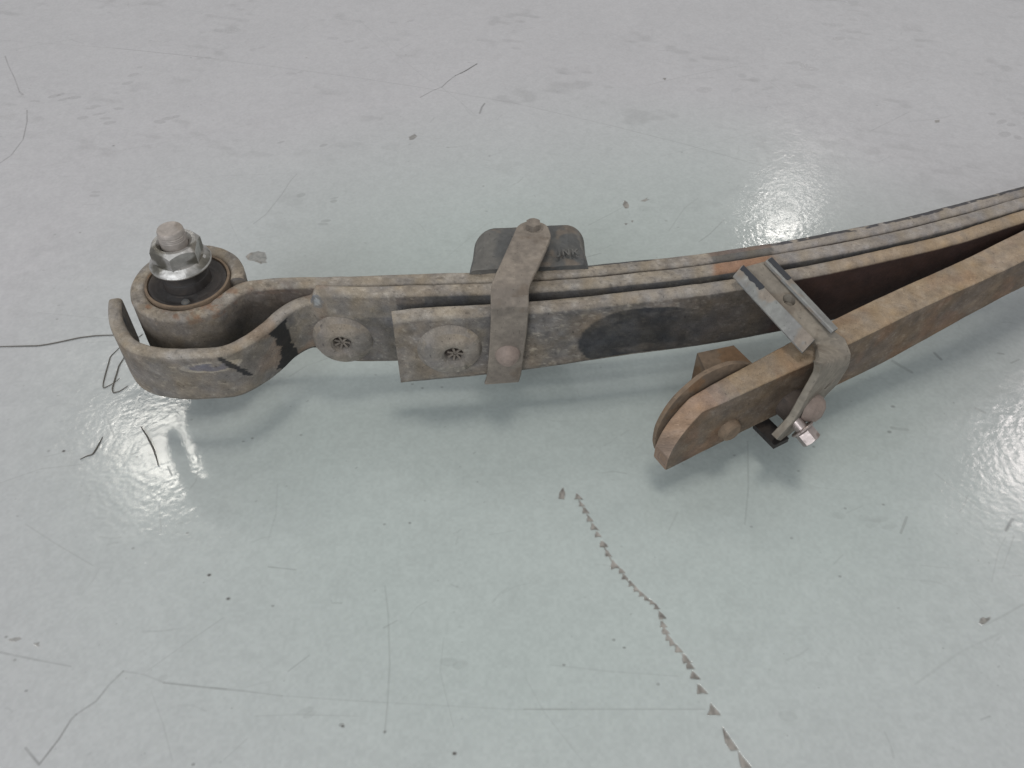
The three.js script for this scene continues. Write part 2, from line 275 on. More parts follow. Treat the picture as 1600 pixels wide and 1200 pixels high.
function resample(pts, step) {                 // pts: [x, z, top, bottom, thickness]; smooth in plan, straight between in the rest
  const c = new THREE.CatmullRomCurve3(pts.map((p) => new THREE.Vector3(p[0], 0, p[1])), false, 'centripetal'), N = pts.length - 1, raw = [];
  for (let i = 0; i < N; i++) for (let k = 0; k < 40; k++) { const t = (i + k / 40) / N, v = c.getPoint(t), f = k / 40; raw.push([v.x, v.z, lerp(pts[i][2], pts[i + 1][2], f), lerp(pts[i][3], pts[i + 1][3], f), lerp(pts[i][4], pts[i + 1][4], f)]); }
  const e = pts[N]; raw.push([...e]);
  const out = [raw[0]]; let acc = 0;
  for (let i = 1; i < raw.length; i++) {
    acc += Math.hypot(raw[i][0] - raw[i - 1][0], raw[i][1] - raw[i - 1][1]);
    if (acc >= step || i === raw.length - 1) { out.push(raw[i]); acc = 0; }
  }
  return out;
}
// a flat bar on edge swept along a plan curve: front line given, thickness to its left; colour(x, y, z, face, s, dTop, dBottom)
function bar(pts, { r = 0.003, step = 0.0012, color, rough = 0.0002, seedz = 0 }) {
  const S = resample(pts, step), n = S.length, ring = [];
  const CS = 4, NF = 46, NT = 8, NB = 10;
  // ring parameters: face, fraction
  const T = S.map((p, i) => { const a = S[Math.max(0, i - 2)], b = S[Math.min(n - 1, i + 2)]; const l = Math.hypot(b[0] - a[0], b[1] - a[1]) || 1; return [(b[0] - a[0]) / l, (b[1] - a[1]) / l]; });
  const pos = [], col = [], uv = [], idx = [];
  let s = 0;
  const around = (top, bot, t) => {
    const R = Math.min(r, (top - bot) * 0.45, t * 0.45), o = [];
    for (let k = 0; k <= NF; k++) o.push([0, lerp(bot + R, top - R, k / NF), 0]);
    for (let k = 1; k < CS; k++) { const a = k / CS * Math.PI / 2; o.push([R - R * Math.cos(a), top - R + R * Math.sin(a), 1]); }
    for (let k = 0; k <= NT; k++) o.push([lerp(R, t - R, k / NT), top, 1]);
    for (let k = 1; k < CS; k++) { const a = k / CS * Math.PI / 2; o.push([t - R + R * Math.sin(a), top - R + R * Math.cos(a), 1]); }
    for (let k = 0; k <= NB; k++) o.push([t, lerp(top - R, bot + R, k / NB), 2]);
    for (let k = 1; k < CS; k++) { const a = k / CS * Math.PI / 2; o.push([t - R + R * Math.cos(a), bot + R - R * Math.sin(a), 3]); }
    for (let k = 0; k <= 2; k++) o.push([lerp(t - R, R, k / 2), bot, 3]);
    for (let k = 1; k < CS; k++) { const a = k / CS * Math.PI / 2; o.push([R - R * Math.sin(a), bot + R - R * Math.cos(a), 3]); }
    return o;
  };
  let K = 0;
  for (let i = 0; i < n; i++) {
    if (i) s += Math.hypot(S[i][0] - S[i - 1][0], S[i][1] - S[i - 1][1]);
    const [x, z, top, bot, t] = S[i], o = around(top, bot, t), nx = T[i][1], nz = -T[i][0]; K = o.length; let per = 0;
    o.forEach((q, k) => {
      if (k) per += Math.hypot(q[0] - o[k - 1][0], q[1] - o[k - 1][1]);
      let X = x + nx * q[0], Y = q[1], Z = z + nz * q[0];
      const w = (fbm(X * 260 + seedz, Y * 260, Z * 260, 2) - 0.5) * 2 * rough; const out = q[0] < t / 2 ? -1 : 1;
      if (q[2] === 0 || q[2] === 2) { X += nx * w * out; Z += nz * w * out; } else Y += w;
      if (q[2] === 1) Y += (noise(X * 90 + 9, 3 + seedz, Z * 90) - 0.5) * rough * 2.4;
      pos.push(X, Y, Z); uv.push(s / TILE + seedz * 0.13, per / TILE);
      col.push(...color(X, Y, Z, q[2], s, top - q[1], q[1] - bot, q[0]));
    });
  }
  for (let i = 0; i < n - 1; i++) for (let k = 0; k < K; k++) { const a = i * K + k, b = i * K + (k + 1) % K, c = a + K, d = b + K; idx.push(a, c, b, b, c, d); }
  for (const e of [0, n - 1]) {                 // flat ends
    const base = pos.length / 3, cx = [0, 0, 0]; for (let k = 0; k < K; k++) for (let j = 0; j < 3; j++) { const v = pos[(e * K + k) * 3 + j]; cx[j] += v / K; }
    pos.push(...cx); uv.push(0.3, 0.3); col.push(...color(...cx, 4, e ? s : 0, 0.02, 0.02, 0));
    for (let k = 0; k < K; k++) { const j = (e * K + k) * 3; pos.push(pos[j], pos[j + 1], pos[j + 2]); uv.push(pos[j] / TILE, pos[j + 1] / TILE); col.push(...color(pos[j], pos[j + 1], pos[j + 2], 4, e ? s : 0, 0.02, 0.02, 0)); }
    for (let k = 0; k < K; k++) { const a = base + 1 + k, b = base + 1 + (k + 1) % K; e ? idx.push(base, b, a) : idx.push(base, a, b); }
  }
  const g = new THREE.BufferGeometry();
  g.setAttribute('position', new THREE.Float32BufferAttribute(pos, 3)); g.setAttribute('uv', new THREE.Float32BufferAttribute(uv, 2)); g.setAttribute('color', new THREE.Float32BufferAttribute(col, 3));
  g.setIndex(idx); g.computeVertexNormals(); return g;
}
// a strap: left and right edge lines in space, thickness behind the face they span
function strap(Ls, Rs, t, { ch = 0.0007, rows = 60, cols = 8, curve = 0.25, down = false } = {}) {
  const V = (a) => new THREE.Vector3(...a), cl = new THREE.CatmullRomCurve3(Ls.map(V), false, 'catmullrom', curve), cr = new THREE.CatmullRomCurve3(Rs.map(V), false, 'catmullrom', curve);
  const L = [], Rr = []; for (let i = 0; i <= rows; i++) { L.push(cl.getPoint(i / rows)); Rr.push(cr.getPoint(i / rows)); }
  const pos = [], idx = []; let K = 0;
  for (let i = 0; i <= rows; i++) {
    const a = Math.max(0, i - 1), b = Math.min(rows, i + 1), along = L[b].clone().add(Rr[b]).sub(L[a]).sub(Rr[a]), across = Rr[i].clone().sub(L[i]);
    const w = across.length(); across.normalize(); const nrm = across.clone().cross(along).normalize().multiplyScalar(down ? -1 : 1), ring = [], c = Math.min(ch, w * 0.3);
    for (let k = 0; k <= cols; k++) ring.push([lerp(c, w - c, k / cols), 0]);
    ring.push([w, c], [w, t - c]); for (let k = 0; k <= 2; k++) ring.push([lerp(w - c, c, k / 2), t]); ring.push([0, t - c], [0, c]); K = ring.length;
    for (const [u, d] of ring) { const p = L[i].clone().addScaledVector(across, u).addScaledVector(nrm, -d); pos.push(p.x, p.y, p.z); }
  }
  for (let i = 0; i < rows; i++) for (let k = 0; k < K; k++) { const a = i * K + k, b = i * K + (k + 1) % K, c = a + K, d = b + K; idx.push(a, b, c, b, d, c); }
  for (const e of [0, rows]) for (let k = 1; k < K - 1; k++) { const a = e * K, b = e * K + k, c = e * K + k + 1; e ? idx.push(a, b, c) : idx.push(a, c, b); }
  if (down) idx.reverse();
  const g = new THREE.BufferGeometry(); g.setAttribute('position', new THREE.Float32BufferAttribute(pos, 3)); g.setIndex(idx);
  return g;
}
const finish = (g, tile, crease = 0.5) => boxUV(creased(g, crease), tile);
const lathe = (pts, seg = 48) => new THREE.LatheGeometry(pts.map(([r, y]) => new THREE.Vector2(r, y)), seg);
const fin = (g, crease = 0.6, tile = 0.12) => boxUV(creased(g, crease), tile);
function hexPrism(af, h, cham) {               // a hexagon head, its corners turned off at the top
  const R = af / Math.sqrt(3), g = new THREE.CylinderGeometry(R, R, h, 6, 1), b = new Brush(g.toNonIndexed()); b.updateMatrixWorld();
  const cone = new Brush(lathe([[0, h / 2 + 0.0001], [af / 2 - cham * 0.3, h / 2 + 0.0001], [R + 0.001, h / 2 - cham * 1.15], [R + 0.004, h / 2 - cham * 1.15], [R + 0.004, h / 2 + 0.004], [0, h / 2 + 0.004]], 48)); cone.updateMatrixWorld();
  const ev = new Evaluator(); ev.attributes = ['position', 'normal']; g.deleteAttribute('uv');
  b.geometry.deleteAttribute('uv'); cone.geometry.deleteAttribute('uv');
  return ev.evaluate(b, cone, SUBTRACTION).geometry;
}
const onFace = (mesh, p, turn) => { mesh.position.set(...p); mesh.rotation.set(0, turn, 0); return mesh; };   // local z looks out of an upright face

// ---------------------------------------------------------------- the leaf spring
const spring = new THREE.Group(); spring.name = 'leaf_spring'; scene.add(spring);
spring.userData = { label: 'rusty dusty multi leaf vehicle spring lying on its side across the painted floor', category: 'leaf spring' };

const tan = lin(176, 166, 153), pale = lin(206, 197, 184), brown = lin(148, 136, 125), greyd = lin(136, 130, 125), dk = lin(66, 60, 56), rust = lin(152, 104, 68), rustAndShade = lin(70, 44, 36), blue = lin(70, 76, 86), lilac = lin(176, 168, 164), orange = lin(184, 156, 122);
// dust on upward faces, grime and rust on upright ones
function steel(X, Y, Z, face, sd) {
  const a = fbm(X * 38 + sd, Y * 38, Z * 38, 4), b = fbm(X * 140 + sd, Y * 140 + 5, Z * 140, 3), c = fbm(X * 420, Y * 420 + sd, Z * 420, 2);
  let k = face === 1 ? mix3(tan, brown, sstep(0.4, 0.75, a) * 0.4) : mix3(brown, greyd, sstep(0.35, 0.62, a));
  k = mix3(k, pale, sstep(0.56, 0.78, b) * (face === 1 ? 0.5 : 0.22));
  k = mix3(k, dk, sstep(0.62, 0.85, 1 - b) * 0.14);
  k = mix3(k, dk, sstep(0.68, 0.84, c) * 0.5);
  const e = fbm(X * 520 + 7, Y * 520 + sd, Z * 520 + 3, 2); k = mix3(k, pale, sstep(0.62, 0.8, e) * 0.6);
  const gr = fbm(X * 90 + 2, Y * 90 + sd, Z * 90, 4); k = mix3(k, dk, sstep(0.55, 0.75, gr) * 0.24);
  return mulc(k, 0.82 + 0.14 * noise(X * 900, Y * 900, Z * 900 + sd) + 0.1 * (noise(X * 330 + sd, Y * 330, Z * 330) - 0.5));
}
const T = 0.1;
// --- main leaf, its end rolled into the eye
const CX = -0.226, CZ = -0.4722;
{
  const pts = [];
  for (let a = 4; a <= 292; a += 12) { const q = a * Math.PI / 180, th = lerp(0.0098, 0.0105, a / 292); pts.push([CX + 0.0388 * Math.cos(q), CZ - 0.0406 * Math.sin(q), T, 0.038, th]); }
  for (const [x, z] of [[-.1978,-.4412],[-.1939,-.447],[-.1897,-.4535],[-.186,-.4588],[-.1814,-.4621],[-.1721,-.4638],[-.1591,-.4653],[-.1371,-.466],[-.1151,-.4666],[-.071,-.4692],[-.0156,-.4712],[.0178,-.474],[.0561,-.4788],[.0902,-.4841],[.1271,-.4897],[.1649,-.498],[.2035,-.5071],[.2334,-.5157],[.2846,-.5309],[.3389,-.5508],[.3962,-.5731],[.4693,-.6032],[.5622,-.6442]]) pts.push([x, z, T, x < 0 ? 0.038 : 0.042, 0.0112]);
  const color = (X, Y, Z, f, s, dt, db, q) => {
    let k = steel(X, Y, Z, f, 11);
    const eye = sstep(-0.15, -0.2, X), n = fbm(X * 70, Y * 70, Z * 70 + 4, 3), n2 = fbm(X * 200, Y * 200, Z * 200 + 9, 3);
    if (f === 1 || dt < 0.006) k = mix3(k, rust, sstep(0.5, 0.72, n2) * 0.6 * sstep(-0.1, -0.2, X) * sstep(CZ - 0.005, CZ + 0.02, Z));
    if (eye > 0 && f !== 1) k = mix3(k, lin(168, 156, 142), eye * 0.5);
    if (f === 0 && X > -0.21) k = mix3(k, rustAndShade, 0.35 * sstep(-0.2, -0.17, X) * n * 1.6);
    if (f === 0 && X > -0.215 && X < -0.13) k = mix3(k, lin(44, 39, 36), 0.72 * sstep(0.006, 0.022, dt + (n - 0.5) * 0.014) * sstep(-0.215, -0.19, X));  // grease stain, with the shade between eye and wrapper painted in
    if (f === 0 && X <= -0.19) k = mix3(k, lin(50, 45, 41), 0.55 * sstep(0.018, 0.04, dt + (n - 0.5) * 0.014));  // greasy lower eye, its recess shade mixed into the colour too
    if (X > 0.08 && f === 1) k = mix3(k, lilac, 0.45 * sstep(0.08, 0.2, X));
    // dark paint left along the far top edge, and the rubbed patches by the clip
    if (f === 1 && q > 0.0072 - 0.002 * n && X > 0.17 && n2 > 0.36) k = mix3(k, lin(58, 60, 70), 0.85 * sstep(0.17, 0.2, X));
    if (f === 1 && X > 0.05 && X < 0.1 && q > 0.0075 && n2 > 0.44) k = mix3(k, lin(66, 72, 78), 0.8);
    if (f === 1 && X > 0.142 && X < 0.188) k = mix3(k, q > 0.005 ? lin(126, 106, 98) : lin(92, 92, 90), 0.7);
    return k;
  };
  part('main_leaf', bar(pts, { r: 0.0034, color, seedz: 3 }), M.leaf, spring, 'longest leaf, its end rolled into an eye round the bushing');
}
const mainLeaf = spring.children[0];
// --- wrapper leaf, its narrowed end curling round the eye
{
  const pts = [], N = 0.0925;
  const a = [[-.2802,-.46],[-.2773,-.4495],[-.2728,-.4379],[-.2663,-.4267],[-.2559,-.4145],[-.242,-.4074],[-.2245,-.4042],[-.2079,-.4044],[-.1865,-.4074],[-.1721,-.4187],[-.1618,-.4317],[-.1539,-.445],[-.1461,-.4534],[-.1388,-.4574]];
  a.forEach(([x, z], i) => pts.push([x, z, N, i < 11 ? lerp(0.0485, 0.0503, i / 11) : [0.0503, 0.0495, 0.048][i - 11], lerp(0.0092, 0.0098, i / 13)]));
  const e = [[-.1364,-.4571],[-.1314,-.4571],[-.126,-.4565],[-.1136,-.4555],[-.0874,-.4558],[-.07,-.4568],[-.0154,-.4588],[.0176,-.4611],[.0552,-.4651],[.0889,-.4702],[.1252,-.4761],[.1624,-.4841],[.1909,-.4908],[.2298,-.5009],[.2801,-.5157],[.3333,-.5345],[.3902,-.5581],[.462,-.5873],[.5532,-.627]];
  e.forEach(([x, z], i) => pts.push([x, z, T, i === 0 ? 0.0445 : i === 1 ? 0.038 : i === 2 ? 0.0352 : x < 0 ? 0.0345 : 0.042, 0.0113]));
  const color = (X, Y, Z, f, s, dt, db, q) => {
    let k = steel(X, Y, Z, f, 37); const n = fbm(X * 60, Y * 60, Z * 60 + 14, 3), n2 = fbm(X * 190, Y * 190, Z * 190 + 3, 3);
    if (s < 0.21) { k = mix3(k, mulc(tan, 0.82), 0.35); k = mix3(k, rust, sstep(0.5, 0.66, n) * 0.22 * sstep(0.1, 0.17, s)); }
    if (s < 0.03 && dt > 0.001 && f !== 1) k = mix3(k, blue, sstep(0.42, 0.55, n2) * sstep(0.004, 0.01, s) * 0.9 * sstep(0.014, 0.006, dt));
    // a flaked spot under the top edge and the two breaks of black paint
    const fl = Math.hypot((X + 0.199) / 0.017, (Y - 0.0815) / 0.0042); if (f === 0 && fl < 1.15) k = mix3(k, fl < 0.8 ? lin(128, 126, 138) : lin(196, 186, 172), 0.7 * sstep(0.34, 0.5, n2 + 0.08));
    const w = (fbm(X * 300, Y * 300, 2, 3) - 0.5) * 0.0022;
    if (f === 0 || f === 3) { if (X > -0.1925 && X < -0.1765 && Math.abs((X + 0.1925) * 1.6 - (dt - 0.001) + w * 2) < 0.0026 * sstep(-0.1765, -0.180, X) + 0.0006) k = mix3(k, lin(38, 38, 42), 0.92);
      if (s > 0.15 && Math.abs(X + 0.1575 + (Y - 0.07) * 0.06 + w * 1.2) < 0.0026 + (fbm(X * 90, Y * 90, 41, 3) - 0.4) * 0.006 + sstep(0.026, 0.036, dt) * 0.002 && dt > 0.0035) k = mix3(k, lin(34, 34, 38), 0.94);
      if (X > -0.155 && X < -0.128 && db < 0.0022 + w) k = mix3(k, lin(62, 62, 62), 0.8); }
    // bright nick at the shoulder
    const nk = Math.hypot((X + 0.1345) / 0.004, (Y - 0.093) / 0.006); if (nk < 1) k = mix3(k, nk < 0.55 && n2 > 0.5 ? lin(215, 225, 232) : lin(120, 128, 138), 0.75);
    if (f === 0 && X > -0.11 && X < 0.3) k = mix3(k, lin(104, 106, 108), 0.6 * sstep(-0.125, -0.078, X + (n - 0.5) * 0.03) * (X < -0.06 ? sstep(0.008, 0.0105, dt) : 1));
    if (f === 0 && X > -0.15 && X < -0.08 && dt < 0.02) k = mix3(k, tan, 0.4);
    if (X > 0.08 && f === 1) k = mix3(k, lilac, 0.45 * sstep(0.08, 0.2, X));
    if (f === 1 && X > 0.139 && X < 0.19 && q < 0.0095) k = mix3(k, lin(176, 128, 94), 0.75 * sstep(0.139, 0.146, X + (n - 0.5) * 0.01) * sstep(0.19, 0.182, X));
    return k;
  };
  part('wrapper_leaf', bar(pts, { r: 0.003, color, seedz: 8 }), M.leaf, spring, 'leaf whose narrowed end curls round the outside of the eye');
}
const wrapLeaf = spring.children[1];
// --- the short leaf in front
{
  const pts = [];
  const e = [[-.0795,-.4314],[-.0732,-.4324],[-.0639,-.4333],[-.047,-.4348],[-.0299,-.4361],[-.015,-.4374],[.0172,-.4406],[.054,-.4457],[.087,-.4512],[.1226,-.4571],[.159,-.4648],[.1964,-.4743],[.2252,-.4823],[.2748,-.498],[.3269,-.516],[.3834,-.5408],[.4543,-.5701],[.5435,-.6086]];
  e.forEach(([x, z]) => pts.push([x, z, T, lerp(0.0366, 0.046, sstep(-0.08, 0.1, x)), x < -0.07 ? 0.0108 : 0.0115]));
  const color = (X, Y, Z, f, s, dt, db, q) => {
    let k = steel(X, Y, Z, f, 71); const n = fbm(X * 60, Y * 60, Z * 60 + 24, 3), n2 = fbm(X * 190, Y * 190, Z * 190 + 13, 3);
    if (f === 1 || dt < 0.004) k = mix3(k, pale, 0.35 * sstep(0.45, 0.65, n2) * sstep(0.0, -0.06, X));
    if (f === 4) return mix3(tan, lin(60, 66, 74), n2 > 0.62 && Y < 0.08 ? 0.85 : 0.1);
    if (f === 0 && X < -0.03) k = mix3(k, tan, 0.22);
    if (f === 0) {
      const ex = (X - 0.083) / (X < 0.083 ? 0.036 : 0.07), ey = (Y - 0.0655) / 0.0265, el = Math.hypot(ex, ey) + (n - 0.5) * 0.08;   // the old rubber print
      const rag = el + (fbm(X * 240, Y * 240, 8, 3) - 0.5) * 0.07, worn = fbm(X * 55 + Y * 30, Y * 130, 17, 4);
      if (rag < 1.04 && X < 0.155) k = mix3(k, mix3(lin(66, 67, 69), lin(46, 48, 53), sstep(0.35, 0.6, n2)), (0.9 - 0.22 * sstep(0.5, 0.7, worn)) * sstep(1.03, 0.98, rag) * sstep(0.155, 0.11, X + (n - 0.5) * 0.03));
      k = mix3(k, lin(78, 72, 68), 0.6 * sstep(0.1, 0.15, X));
      k = mix3(k, lin(62, 42, 36), 0.9 * sstep(0.17, 0.2, X));  // dark rust, with the shade of the gap behind the helper painted in
    }
    if (f === 1) { k = mix3(k, lilac, 0.2 * sstep(0.05, 0.12, X)); k = mix3(k, orange, 0.6 * sstep(0.18, 0.28, X)); }
    if (X > 0.19 && dt > 0.0018 && f !== 1) k = mix3(k, rustAndShade, 0.5);  // rust tint that also carries painted gap shade
    return k;
  };
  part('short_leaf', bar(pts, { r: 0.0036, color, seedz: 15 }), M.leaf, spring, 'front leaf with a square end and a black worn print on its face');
}
const shortLeaf = spring.children[2];
// --- the thick helper leaf, its far end cut off at a slant
const HT_ = 0.0725, HTURN = 0.5192, HX = [0.8682, -0.4962], HN = [0.4962, 0.8682], HA = [0.1204, -0.3734];
const hp = (s, y, o = 0) => [HA[0] + HX[0] * s + HN[0] * o, y, HA[1] + HX[1] * s + HN[1] * o];
{
  const pts = [], st = [[-0.0192, 0.0375, 0.0243], [-0.0186, 0.040, 0.0236], [-0.0163, 0.0482, 0.0236], [-0.0108, 0.0586, 0.0236], [-0.004, 0.0667, 0.0237], [0.0008, 0.0714, 0.0238], [0.0024, HT_, 0.0238]];
  for (const [s, top, bot] of st) { const p = hp(s, 0); pts.push([p[0], p[2], top, bot, 0.0138]); }
  // the bar droops a little towards its free end
  pts.push([0.1366, -0.3809, 0.0743, 0.0270, 0.0163], [0.1583, -0.3913, 0.0767, 0.0308, 0.0181], [0.1813, -0.4021, 0.0793, 0.0346, 0.0203], [0.2016, -0.4117, 0.0815, 0.0377, 0.0222], [0.2335, -0.4284, 0.0849, 0.0402, 0.0232], [0.2626, -0.4438, 0.0879, 0.0421, 0.023], [0.2752, -0.4506, 0.0892, 0.0432, 0.0226], [0.3032, -0.4647, 0.0919, 0.0493, 0.0224], [0.3326, -0.4787, 0.0948, 0.0575, 0.0227], [0.3666, -0.4961, 0.098, 0.0635, 0.0235], [0.4417, -0.5403, 0.099, 0.064, 0.0243], [0.5387, -0.5972, 0.099, 0.064, 0.025]);
  const color = (X, Y, Z, f, s, dt, db, q) => {
    let k = steel(X, Y, Z, f, 131).map((v) => v * 1.08); const n = fbm(X * 50, Y * 50, Z * 50 + 44, 3), n2 = fbm(X * 170, Y * 170, Z * 170 + 33, 3);
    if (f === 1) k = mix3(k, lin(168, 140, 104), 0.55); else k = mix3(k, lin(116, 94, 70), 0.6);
    k = mix3(k, rust, sstep(0.5, 0.7, n) * 0.25);
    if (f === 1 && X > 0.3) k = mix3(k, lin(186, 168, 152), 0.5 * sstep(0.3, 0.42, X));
    if ((f === 1 || f === 4) && s < 0.042) k = mix3(k, lin(180, 152, 133), 0.7 * sstep(0.046, 0.038, s));
    if (f === 1 && s < 0.05 && s > 0.033) k = mix3(k, lin(150, 140, 132), 0.4);
    return k;
  };
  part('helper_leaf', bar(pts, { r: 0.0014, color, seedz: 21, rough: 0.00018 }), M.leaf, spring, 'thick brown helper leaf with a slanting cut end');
}
const helperLeaf = spring.children[3];

// --- pressed dimples with star fixings in the two leaf faces
function dimple(leaf, p, turn, holeShift, R = 0.0222) {
  const dome = lathe([[0.0064, -0.001], [0.0064, 0.0024], [0.0068, 0.0042], [0.0080, 0.0060], [0.0105, 0.0072], [0.0135, 0.0073], [0.0164, 0.0063], [0.0190, 0.0042], [0.0210, 0.0014], [R + 0.0006, -0.0008]], 72);
  dome.rotateX(Math.PI / 2);
  const D = dome.attributes.position;
  for (let i = 0; i < D.count; i++) { const x = D.getX(i), y = D.getY(i), z = D.getZ(i), r = Math.hypot(x, y), k = 1 - clamp(r / R); D.setXYZ(i, x + holeShift[0] * k, y + holeShift[1] * k, z + (noise(x * 300, y * 300, 7) - 0.5) * 0.0004 * (k > 0.1 ? 1 : 0)); }
  const g = boxUV(creased(dome, 1.2)), C = [], q = g.attributes.position;
  for (let i = 0; i < q.count; i++) { const x = q.getX(i), y = q.getY(i); let k = steel(x + p[0], y + p[1], p[2], 0, 5); k = mix3(k, tan, 0.3 + 0.25 * sstep(-0.01, 0.015, y)); C.push(...k); }
  g.setAttribute('color', new THREE.Float32BufferAttribute(C, 3));
  onFace(part('dimple', g, M.leaf, leaf), p, turn);
  const back = new THREE.CircleGeometry(0.0072, 24); back.translate(holeShift[0], holeShift[1], 0.0002);
  const fingers = [];
  for (let i = 0; i < 7; i++) { const b = new THREE.BoxGeometry(0.0014, 0.0044, 0.0007); b.translate(0, 0.0038, 0.0004); b.rotateX(0.2); b.rotateZ(i / 7 * Math.PI * 2 + 0.2); b.translate(holeShift[0], holeShift[1], 0.0018); fingers.push(b.toNonIndexed()); }
  const hub = new THREE.CylinderGeometry(0.0019, 0.0022, 0.0016, 14); hub.rotateX(Math.PI / 2); hub.translate(holeShift[0], holeShift[1], 0.0012); fingers.push(hub.toNonIndexed());
  onFace(part('hole_floor', boxUV(back), M.dark, leaf), p, turn);
  onFace(part('star_washer', boxUV(mergeGeometries(fingers.map((b) => { b.deleteAttribute('uv'); return b; }))), M.strap, leaf), p, turn);
}
dimple(wrapLeaf, [-.1209,.0579,-.4563], 0.01, [-0.0008, -0.0002]);
dimple(shortLeaf, [-.043,.069,-.4346], 0.088, [0.0035, -0.0015]);

// --- bushing, bolt and flanged nut in the eye
{
  const up = (name, g, m, parent, label) => { const o = part(name, g, m, parent, label); o.position.set(CX, 0, CZ); return o; };
  const sleeve = up('bushing', fin(lathe([[0.0292, 0.036], [0.0292, 0.0985], [0.0288, 0.1], [0.0272, 0.1002], [0.0268, 0.0985], [0.0268, 0.036]], 96), 0.5), M.brown, spring, 'steel bushing sleeve pressed into the eye');
  part('rubber_ring', fin(lathe([[0.0268, 0.04], [0.0268, 0.0978], [0.0264, 0.0992], [0.0252, 0.0996], [0.0243, 0.0988], [0.0225, 0.0972], [0.02, 0.0975], [0.0178, 0.0988], [0.0172, 0.0995], [0.0166, 0.1], [0.0162, 0.1]], 96), 1.2), M.rubber, sleeve);
  part('inner_sleeve', fin(lathe([[0.0165, 0.04], [0.0165, 0.102], [0.0163, 0.1045], [0.0158, 0.106], [0.015, 0.1064], [0.0145, 0.1078], [0.0142, 0.1156], [0, 0.1156]], 64), 0.8), M.rubber, sleeve);
  const nub = part('rubber_nub', fin(new THREE.SphereGeometry(0.003, 16, 12), 1.2), M.cover, sleeve, 'small round knob moulded on the rubber ring'); nub.scale.y = 0.9; nub.position.set(0.0045, 0.0988, 0.0228);
  const bolt = up('shackle_bolt', fin(lathe([[0.009, 0.001], [0.009, 0.1365], [0.0085, 0.1372], [0.009, 0.1379], [0.0085, 0.1386], [0.009, 0.1393], [0.0085, 0.14], [0.0088, 0.1406], [0.0086, 0.1428], [0.0081, 0.1438], [0.0072, 0.144], [0.0055, 0.1433], [0, 0.143]], 48), 0.5), M.thread, spring, 'upright bolt through the bushing, its dished end showing above the nut');
  const head = hexPrism(0.029, 0.012, 0.002); head.translate(0, 0.007, 0); part('bolt_head', fin(head, 0.5), M.zinc, bolt);
  const fl = lathe([[0.0095, 0.1155], [0.0197, 0.1155], [0.0205, 0.1162], [0.0207, 0.1171], [0.0203, 0.1181], [0.0180, 0.1202], [0.0166, 0.1216], [0.0096, 0.122]], 72);
  const hx = hexPrism(0.0300, 0.0165, 0.0035); hx.rotateY(0.04); hx.translate(0, 0.12525, 0);
  const bore = new Brush(new THREE.CylinderGeometry(0.0094, 0.0094, 0.06, 40)); bore.position.y = 0.125; bore.updateMatrixWorld(); bore.geometry.deleteAttribute('uv');
  const cone = new Brush(new THREE.CylinderGeometry(0.0122, 0.0094, 0.0028, 40)); cone.position.y = 0.1325; cone.updateMatrixWorld(); cone.geometry.deleteAttribute('uv');
  const ev = new Evaluator(); ev.attributes = ['position', 'normal'];
  const h1 = ev.evaluate(new Brush(hx), bore, SUBTRACTION); h1.updateMatrixWorld();
  const body = ev.evaluate(h1, cone, SUBTRACTION).geometry; body.clearGroups();
  const nut = part('flange_nut', fin(body, 0.45), M.zinc, bolt, 'dull silver hexagon flange nut on the bolt');
  part('nut_flange', fin(fl, 0.5), M.zinc, bolt);
}

